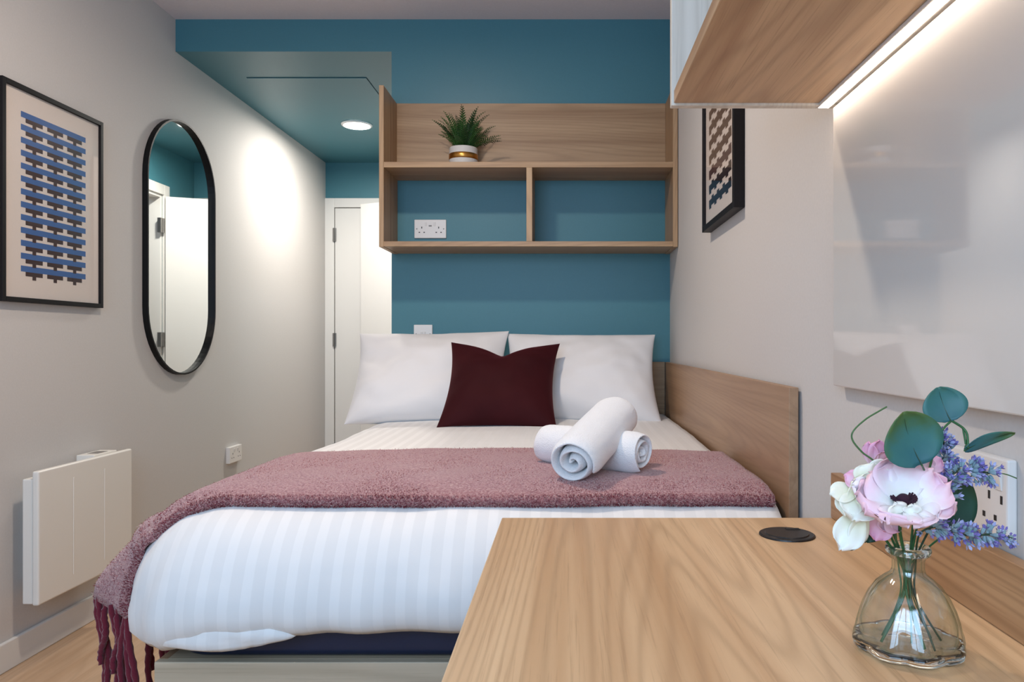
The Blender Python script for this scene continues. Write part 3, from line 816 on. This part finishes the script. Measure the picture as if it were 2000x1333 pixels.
o = obj('rolled_towel', towel_roll((p1-p0).length, 0.048, 3.0, 1.0), towel_m, smooth=True, weld=1e-5, subsurf=1)
o.matrix_world = axis_matrix(p0, p1, 250); tag(o, 'white rolled towel lying underneath the other on the throw', 'towel', None)
p0, p1 = Vector((0.010, 1.610, zt+0.036)), Vector((0.122, 1.870, zt+0.114))
o = obj('rolled_towel', towel_roll((p1-p0).length, 0.059, 2.6, 5.0), towel_m, smooth=True, weld=1e-5, subsurf=1)
o.matrix_world = axis_matrix(p0, p1, 350); tag(o, 'white rolled towel propped across the top of the other', 'towel', None)

# ------------------------------------------------------------------ potted fern
fx_, fy_, fz_ = (905-VX)/440, 3.345, 1.830
pf = empty('potted_fern', (fx_, fy_, fz_), 'green fern in a white and gold pot on the bed shelf', 'plant')
pr_ = [(0.0, 0.0), (0.054, 0.0), (0.060, 0.004)]
for k in range(22):
    z = 0.006+0.080*k/21; pr_.append((0.0615+0.0010*(k % 2)+0.001*math.sin(PI*k/21), z))
pr_ += [(0.0600, 0.090), (0.0555, 0.090), (0.0545, 0.078), (0.0, 0.076)]
pot = obj('pot', MB().lathe(pr_, 40, cx=fx_, cy=fy_, cz=fz_), pot_m, pf, smooth=True)
obj('gold_band', MB().lathe([(0.0628, 0.036), (0.0642, 0.037), (0.0642, 0.060), (0.0628, 0.061)], 40, cx=fx_, cy=fy_, cz=fz_), gold, pot, smooth=True)
obj('soil', MB().lathe([(0.053, 0.079), (0.03, 0.082), (0.0, 0.083)], 24, cx=fx_, cy=fy_, cz=fz_), soil_m, pf, smooth=True)
rng = random.Random(5)
for k in range(58):
    az = 2*PI*k/58*7.0+rng.uniform(-0.3, 0.3)
    up = rng.uniform(0.42, 1.05) if k % 8 else rng.uniform(0.05, 0.2)
    L = rng.uniform(0.13, 0.215)*(0.75+0.25*up); curl = rng.uniform(0.3, 0.8)
    d0 = Vector((math.cos(az)*(1.05-up), math.sin(az)*(1.05-up)*0.75, 0.35+up)).normalized()
    outv = Vector((math.cos(az), math.sin(az)*0.75, -0.4))
    pts = []; p = Vector((fx_+0.026*math.cos(az), fy_+0.022*math.sin(az), fz_+0.080)); n = 19
    dcur = d0.copy()
    for i in range(n):
        pts.append(p.copy()); dcur = (dcur+outv*curl*0.075*(i/n)*2).normalized(); p = p+dcur*L/n
    if max(q.y for q in pts) > 3.45:
        for q in pts: q.y = min(q.y, 3.45-0.01*rng.random())
    fr = MB(); fr.tube(pts, [0.0014*(1-0.7*i/n) for i in range(n)], 4, 0)
    for i in range(2, n):
        t = (pts[min(i+1, n-1)]-pts[i-1]).normalized(); side = t.cross(Vector((0.1, 0.2, 1))).normalized()
        if side.length < 0.1: side = Vector((1, 0, 0))
        nrm = side.cross(t)
        u = i/(n-1); ll = 0.022*math.sin(PI*min(1, 0.12+u*0.86))**0.8
        for sg in (-1, 1):
            dr = (side*sg+t*0.5+nrm*rng.uniform(-0.15, 0.25)).normalized(); bpt = pts[i]; w = t*0.0025
            m1 = bpt+dr*ll*0.55+nrm*0.0015
            i0 = len(fr.v); fr.v += [tuple(bpt-w*0.6), tuple(bpt+w*0.6), tuple(m1+w), tuple(m1-w), tuple(bpt+dr*ll)]
            fr.face((i0, i0+1, i0+2, i0+3), 0); fr.face((i0+3, i0+2, i0+4), 0)
    obj('frond', fr, fern_m if k % 3 else fern_m2, pf)

# ------------------------------------------------------------------ vase
vx, vy, vz = 0.336, 0.742, ZD+0.0006
def lobed(r, z, th):
    k = 0.10*max(0, 1-z/0.074)*(1 if r > 0.01 else 0)
    return r*(1+k*(abs(math.cos(4*th+0.3))-0.6))
vp_o = [(0.0, 0.0), (0.030, 0.0), (0.046, 0.0005), (0.0500, 0.004), (0.0512, 0.010), (0.0502, 0.017), (0.0488, 0.021), (0.0470, 0.030), (0.0435, 0.041),
        (0.0380, 0.053), (0.0305, 0.064), (0.0225, 0.071), (0.0165, 0.0755), (0.0150, 0.080), (0.0150, 0.088), (0.0165, 0.092), (0.0200, 0.0945), (0.0213, 0.0980), (0.0203, 0.1015),
        (0.0175, 0.1025), (0.0142, 0.099), (0.0126, 0.092), (0.0126, 0.080), (0.0140, 0.0735), (0.0200, 0.0690), (0.0280, 0.0620), (0.0355, 0.0510),
        (0.0410, 0.0390), (0.0445, 0.0280), (0.0450, 0.018), (0.0420, 0.0100), (0.034, 0.0075), (0.0, 0.0065)]
i0 = next(i for i, p in enumerate(vp_o) if p[1] >= 0.009 and i > 2); i1 = next(i for i, p in enumerate(vp_o) if i > 28 and p[1] <= 0.0101)
vs = obj('glass_vase', MB().lathe(vp_o[i0:i1+1], 96, fn=lobed, cx=vx, cy=vy, cz=vz), thin_glass, smooth=True, origin=(vx, vy, vz))
obj('base', MB().lathe(vp_o[:i0+1]+[(0.047, 0.0101)]+vp_o[i1:], 96, fn=lobed, cx=vx, cy=vy, cz=vz), glass_m, vs, smooth=True)
obj('rim', MB().lathe([(0.0178+0.0036*math.cos(2*PI*q/12), 0.0985+0.0042*math.sin(2*PI*q/12)) for q in range(13)], 64, cx=vx, cy=vy, cz=vz), glass_m, vs, smooth=True, weld=1e-6)
tag(vs, 'small clear green tinted glass vase with lobed base on the desk', 'vase')

# ------------------------------------------------------------------ flowers
def petal_mesh(L, Wd, cup=0.2, curl=0.0, ruffle=0.12, phase=0.0, n=11, sharp=0.6):
    m = MB(); pts = []
    for i in range(n):
        t = i/(n-1); w = Wd/2*((0.22+0.78*math.sin(PI/2*t/0.62)**0.9) if t < 0.62 else math.sqrt(max(0.0, 1-((t-0.62)/0.385)**2)))
        for j in range(n):
            s = -1+2*j/(n-1)
            a = curl*t; r = L*t
            yy = r*math.cos(a*0.5)-0.06*L*abs(s)**2.2*t+0.02*L*t*math.sin(s*6+phase*2); zz = cup*L*t*t*(1-0.4*t)+r*math.sin(a)*0.5
            zz += 0.35*w*s*s*(1-t*0.7)*(0.5+abs(cup))+ruffle*Wd*t*t*math.sin(s*5.2+phase)*0.5
            pts.append((w*s, yy, zz+0.02*Wd*math.sin(t*9+phase+s*2)))
    m.grid(pts, n, n); return m
def frame_to(base, tip, nrm, roll=0):
    y = (tip-base).normalized(); z = (nrm-y*nrm.dot(y)).normalized(); x = y.cross(z)
    return Matrix.Translation(base) @ Matrix((x, y, z)).transposed().to_4x4() @ Matrix.Rotation(roll, 4, 'Y')
def put(name, mb, m, parent, M, smooth=True, solid=0.0):
    o = obj(name, mb, m, None, smooth=smooth, solid=solid)
    o.parent = parent; o.matrix_local = Matrix.Translation(-ORG[parent.name]) @ M
    return o
NECK = Vector((vx, vy, vz+0.096))
def stem(parent, pts, r, m=stem_m, name='stem'):
    """smooth curve through the points"""
    pts = [Vector(p) for p in pts]; out = []
    P_ = [pts[0]]+pts+[pts[-1]]
    for i in range(1, len(P_)-2):
        for k in range(7):
            t = k/7; a, b, c, d = P_[i-1], P_[i], P_[i+1], P_[i+2]
            out.append(0.5*((2*b)+(c-a)*t+(2*a-5*b+4*c-d)*t*t+(3*b-a-3*c+d)*t**3))
    out.append(pts[-1])
    return obj(name, MB().tube(out, r, 6), m, parent, smooth=True)
FLW = 'artificial stems in the glass vase'
def foot(dx, dy): return Vector((vx+dx, vy+dy, vz+0.0105))
def neck(dx, dy): return NECK+Vector((dx, dy, -0.012))

# big pink anemone
Yc = 0.700
ctr = P(1764, 985, Yc); ax = Vector((-0.10, -0.36, 0.93)).normalized()
an = empty('anemone_flower', tuple(ctr), 'large open pale pink flower with dark plum centre', 'flower', FLW)
e1 = ax.cross(Vector((0, 0, 1))).normalized(); e2 = e1.cross(ax)
for k, (tx, ty, dY, wd, nrm, cup) in enumerate((
        (1750, 892, 0.012, 0.056, (0.05, -0.93, 0.35), 0.10), (1818, 922, 0.012, 0.050, (-0.15, -0.9, 0.4), 0.12), (1700, 925, 0.008, 0.050, (0.2, -0.9, 0.4), 0.12),
        (1784, 905, 0.016, 0.044, (0.0, -0.95, 0.3), 0.06), (1852, 950, 0.006, 0.044, (-0.3, -0.65, 0.7), 0.12), (1864, 994, -0.006, 0.044, (-0.3, -0.45, 0.85), 0.16),
        (1672, 968, 0.0, 0.044, (0.3, -0.6, 0.75), 0.14), (1688, 1008, -0.014, 0.044, (0.25, -0.45, 0.85), 0.2),
        (1728, 1028, -0.026, 0.052, (0.05, -0.35, 0.93), 0.30), (1776, 1034, -0.030, 0.052, (0.0, -0.35, 0.93), 0.30), (1826, 1022, -0.022, 0.050, (-0.1, -0.35, 0.93), 0.26))):
    t_ = P(tx, ty, Yc+dY); rad = (t_-ctr).normalized(); base = ctr+rad*0.003-ax*0.002
    put('petal', petal_mesh((t_-base).length*1.04, wd, cup=cup, ruffle=0.20, phase=k*1.7), petal_pink, an, frame_to(base, t_, Vector(nrm)), solid=0.0005)
for (bx, by, tx, ty, wd) in ((1752, 1004, 1752, 984, 0.020), (1778, 1004, 1784, 988, 0.018)):
    b_, t_ = P(bx, by, Yc-0.012), P(tx, ty, Yc-0.017)
    put('petal', petal_mesh((t_-b_).length, wd, cup=-0.2, ruffle=0.25, phase=bx), petal_pink, an, frame_to(b_, t_, Vector((0, -0.9, 0.4))), solid=0.0005)
cm = MB()
cm.lathe([(0.0, 0.0075), (0.004, 0.007), (0.0065, 0.004), (0.0068, 0.001), (0.0, 0.0)], 16)
for k in range(46):
    a = 2*PI*k/46; r = 0.0095+0.0022*(k % 2); cm.tube([(0.005*math.cos(a), 0.005*math.sin(a), 0.002), (r*math.cos(a), r*math.sin(a), 0.006)], [0.0005, 0.0011], 4)
put('flower_centre', cm, centre_m, an, frame_to(ctr+ax*0.002, ctr+ax*0.002+e2, ax))
stem(an, [ctr-ax*0.002, ctr-ax*0.025+Vector((0.002, 0.008, -0.006)), neck(-0.003, -0.003), neck(-0.002, -0.002)-Vector((0, 0, 0.03)), foot(0.004, -0.026)], 0.0016)

# cream blossom, drooping to the left
Yw = 0.715
cc = P(1684, 955, Yw)
cf = empty('cream_blossom', tuple(cc), 'cream white drooping blossom left of the pink flower', 'flower', FLW)
V3 = Vector
for (bx, by, tx, ty, wd, nrm, mt, cup, ph, dY) in (
        (1676, 958, 1618, 970, 0.022, (-0.3, -0.8, 0.5), petal_cream, 0.25, 0.4, -0.002),
        (1672, 955, 1650, 1010, 0.026, (-0.5, -0.8, 0.1), petal_cream, 0.35, 1.4, -0.006),
        (1684, 960, 1664, 1022, 0.036, (-0.2, -0.95, 0.2), petal_cream, 0.42, 2.2, -0.012),
        (1680, 1000, 1640, 1076, 0.030, (-0.3, -0.9, 0.1), petal_cream, 0.10, 3.0, -0.010),
        (1690, 1000, 1662, 1068, 0.024, (0.3, -0.9, 0.1), petal_cream, 0.10, 4.0, -0.004),
        (1688, 950, 1652, 925, 0.022, (-0.2, -0.7, 0.7), petal_rose, -0.25, 1.0, 0.004),
        (1690, 962, 1664, 938, 0.032, (-0.4, -0.8, 0.4), petal_cream, 0.3, 2.0, 0.0),
        (1700, 958, 1704, 905, 0.036, (-0.1, -0.95, 0.3), petal_cream, 0.3, 2.7, 0.004),
        (1706, 960, 1738, 905, 0.036, (0.1, -0.95, 0.3), petal_cream, 0.3, 0.9, 0.006),
        (1696, 968, 1672, 950, 0.026, (-0.2, -0.9, 0.4), petal_pink, -0.2, 0.2, -0.014)):
    b_ = P(bx, by, Yw); t_ = P(tx, ty, Yw+dY)
    put('petal', petal_mesh((t_-b_).length, wd, cup=cup, ruffle=0.18, phase=ph), mt, cf, frame_to(b_, t_, V3(nrm)), solid=0.0005)
stem(cf, [cc, cc+V3((0.012, 0.01, -0.03)), neck(-0.006, 0.002), neck(-0.004, 0.0)-V3((0, 0, 0.03)), foot(-0.030, -0.008)], 0.0014)
for (bx, by, tx, ty, wd) in ((1690, 1030, 1646, 1012, 0.022), (1700, 1020, 1690, 1060, 0.026)):
    b_, t_ = P(bx, by, Yw+0.012), P(tx, ty, Yw+0.014)
    put('leaf', petal_mesh((t_-b_).length, wd, 0.05, ruffle=0.04), leaf_dark, cf, frame_to(b_, t_, V3((0, -1, 0.2))), solid=0.0004)

# three small pink buds
def bud(px, py, Y, label, petals, foot_):
    c = P(px, py, Y); e = empty('pink_bud', tuple(c), label, 'flower', FLW)
    for i, (tx, ty, wd, nrm, cup) in enumerate(petals):
        t_ = P(tx, ty, Y-0.002*i)
        put('petal', petal_mesh((t_-c).length, wd, cup=cup, ruffle=0.2, phase=i*1.3+px), petal_rose, e, frame_to(c, t_, V3(nrm)), solid=0.0005)
    nk = neck(*foot_[0])
    stem(e, [c, (c+nk)/2+V3((0, 0.006, 0)), nk, nk-V3((0, 0, 0.03)), foot(*foot_[1])], 0.0013)
bud(1706, 912, 0.738, 'slim pink bud rising behind the largest round leaf', ((1697, 862, 0.016, (-0.6, -0.8, 0), 0.2), (1714, 858, 0.020, (0.1, -1, 0.1), 0.25), (1728, 880, 0.016, (0.4, -0.9, 0.1), 0.2)), ((-0.002, 0.006), (-0.012, 0.02)))
bud(1806, 918, 0.735, 'pink bud right of the large flower beside the lavender', ((1838, 897, 0.020, (0.1, -0.9, 0.5), 0.2), (1846, 915, 0.014, (0.3, -0.9, 0.2), -0.1), (1812, 893, 0.016, (-0.2, -0.95, 0.2), 0.2), (1822, 928, 0.016, (0.2, -0.9, -0.2), 0.1)), ((0.004, 0.005), (0.018, 0.014)))
bud(1730, 1008, 0.722, 'pink bud hanging down under the large flower', ((1708, 1056, 0.024, (-0.3, -0.95, 0.1), 0.15), (1727, 1040, 0.022, (0.3, -0.95, 0.1), 0.2), (1755, 1040, 0.022, (0.3, -0.9, 0.0), 0.15)), ((-0.004, 0.003), (-0.022, 0.008)))

# eucalyptus sprig
def leaf_mesh(L, Wd, bend=0.12, n=15):
    m = MB(); pts = []
    for i in range(n):
        t = i/(n-1); w = Wd/2*math.sin(PI*(0.02+0.97*t)**0.85)**0.62
        for j in range(9):
            s = -1+2*j/8
            zz = bend*L*math.sin(PI*t)*-0.5-0.10*w*(1-abs(s))+0.16*w*s*s+0.02*L*math.sin(s*3+t*4)
            pts.append((w*s, L*t, zz))
    m.grid(pts, n, 9); return m
eu = empty('eucalyptus_sprig', tuple(P(1800, 950, 0.715)), 'eucalyptus sprig with round blue green leaves above the flowers', 'foliage', FLW)
for (bx, by, Yb, tx, ty, Yt, wd, nrm, mt) in (
        (1800, 908, 0.692, 1764, 806, 0.690, 0.060, (0.05, -0.97, 0.2), leaf_m),
        (1857, 823, 0.728, 1832, 757, 0.735, 0.043, (-0.2, -0.9, 0.35), leaf_m),
        (1884, 880, 0.722, 1982, 846, 0.724, 0.016, (0.2, -0.85, -0.45), leaf_m),
        (1868, 1036, 0.760, 1880, 930, 0.764, 0.042, (0.15, -0.95, 0.2), leaf_dark)):
    b_, t_ = P(bx, by, Yb), P(tx, ty, Yt)
    LL = (t_-b_).length
    lf = put('leaf', leaf_mesh(LL, wd), mt, eu, frame_to(b_, t_, V3(nrm)), solid=0.0006)
    mr = obj('midrib', MB().tube([(0, LL*q/8, -0.06*LL*math.sin(PI*q/8)-0.05*wd*math.sin(PI*(q/8)**0.85)+0.0007) for q in range(8)], [0.0006*(1-q/9) for q in range(8)], 5), stem_dark, lf, world=False)
nk = neck(0.003, 0.002)
stem(eu, [P(1880, 798, 0.732), P(1858, 822, 0.729), P(1836, 850, 0.727), P(1812, 930, 0.725), nk, nk-V3((0, 0, 0.03)), foot(-0.002, -0.012)], 0.0011)
stem(eu, [P(1858, 822, 0.729), P(1880, 836, 0.727), P(1889, 850, 0.724), P(1890, 876, 0.722)], 0.0012, name='twig')
stem(eu, [P(1881, 838, 0.727), P(1886, 868, 0.724), P(1884, 882, 0.722)], 0.0010, name='twig')
stem(eu, [P(1800, 908, 0.692), P(1807, 924, 0.714), P(1812, 945, 0.7245)], 0.0010, name='twig')
stem(eu, [P(1868, 1036, 0.760), P(1830, 1056, 0.75), nk], 0.0010, name='twig')

# lavender sprigs
def floret_mesh(pale):
    m = MB(); L = 0.0062
    m.lathe([(0.0008, 0.0), (0.0017, L*0.35), (0.0019, L*0.8), (0.0013, L)], 7, 0)
    for k in range(5):
        a = 2*PI*k/5; c, s = math.cos(a), math.sin(a); c2, s2 = math.cos(a+0.45), math.sin(a+0.45); c3, s3 = math.cos(a-0.45), math.sin(a-0.45)
        i = len(m.v)
        m.v += [(0.0012*c3, 0.0012*s3, L*0.8), (0.0012*c2, 0.0012*s2, L*0.8), (0.0030*c2, 0.0030*s2, L*1.25), (0.0036*c, 0.0036*s, L*1.5), (0.0030*c3, 0.0030*s3, L*1.25)]
        m.face((i, i+1, i+2, i+3, i+4), 1)
    me = bpy.data.meshes.new('floret'); me.from_pydata(m.v, [], m.f); me.materials.append(calyx_m); me.materials.append(lav_pale if pale else lav_m)
    me.polygons.foreach_set('material_index', m.m); me.update(); return me
FL = [floret_mesh(False), floret_mesh(True)]
def lavender(label, path, n, seed, spread, start, feet):
    rng = random.Random(seed)
    e = empty('lavender_sprig', tuple(path[-1]), label, 'flower', FLW)
    nk = neck(*feet[0])
    st = stem(e, list(path)+[nk, nk-V3((0, 0, 0.03)), foot(*feet[1])], 0.0010, stem_dark)
    seg = []
    for i in range(len(path)-1): seg.append((path[i+1]-path[i]).length)
    tot = sum(seg)
    for k in range(n):
        u = start*(int(k*9/n)/9*0.75+rng.random()*0.25)*tot; i = 0
        while i < len(seg)-1 and u > seg[i]: u -= seg[i]; i += 1
        p = path[i].lerp(path[i+1], min(1, u/seg[i])); t = (path[i]-path[i+1]).normalized()
        r = V3((rng.gauss(0, 1), rng.gauss(0, 1), rng.gauss(0, 1))); r = (r-t*r.dot(t)).normalized()
        d = (r+t*rng.uniform(0.1, 0.9)).normalized()
        o = bpy.data.objects.new('floret', FL[rng.random() < 0.4]); COL.objects.link(o); o.parent = e
        sc = rng.uniform(0.75, 1.25)
        M = Matrix.Translation(p+r*spread*rng.uniform(0.1, 1.0)-ORG[e.name]) @ d.to_track_quat('Z', 'Y').to_matrix().to_4x4() @ Matrix.Diagonal((sc, sc, sc, 1))
        o.matrix_local = M
lavender('lavender sprig stretching right, low over the vase rim', [P(1976, 1052, 0.722), P(1935, 1045, 0.722), P(1885, 1046, 0.722), P(1840, 1030, 0.718), P(1805, 1036, 0.714), P(1792, 1056, 0.722)], 92, 4, 0.0045, 0.98, ((0.006, -0.003), (0.012, -0.03)))
lavender('lavender sprig pointing right below the narrow eucalyptus leaf', [P(1942, 924, 0.728), P(1905, 922, 0.727), P(1872, 918, 0.726), P(1852, 945, 0.726), P(1832, 1000, 0.734)], 84, 9, 0.0075, 0.86, ((0.007, 0.003), (0.030, -0.005)))
lavender('short purple lavender sprig behind the largest round leaf', [P(1836, 854, 0.745), P(1850, 880, 0.745), P(1838, 905, 0.745), P(1815, 960, 0.745)], 52, 14, 0.0065, 0.7, ((0.002, 0.007), (0.028, 0.016)))

# grass blades
g1 = empty('grass_blade', tuple(P(1712, 905, 0.725)), 'thin curling green blade arching out to the left', 'foliage', FLW)
stem(g1, [P(1732, 795, 0.735), P(1716, 804, 0.734), P(1690, 820, 0.732), P(1667, 842, 0.73), P(1665, 860, 0.729), P(1684, 884, 0.727), P(1712, 908, 0.726), P(1740, 970, 0.735), neck(-0.008, 0.004), neck(-0.006, 0.004)-V3((0, 0, 0.03)), foot(-0.018, 0.012)], 0.0009, grass_m, 'blade')
g2 = empty('grass_blade', tuple(P(1942, 925, 0.728)), 'short yellow green blade pointing right past the lavender tip', 'foliage', FLW)
stem(g2, [P(1986, 935, 0.727), P(1960, 926, 0.728), P(1930, 926, 0.730), P(1870, 950, 0.738), neck(0.008, 0.006), neck(0.006, 0.005)-V3((0, 0, 0.03)), foot(0.024, 0.002)], 0.0006, grass_m, 'blade')

# fix parent-space of meshes whose empties are rotated: children were given in local coordinates already
bpy.context.view_layer.update()
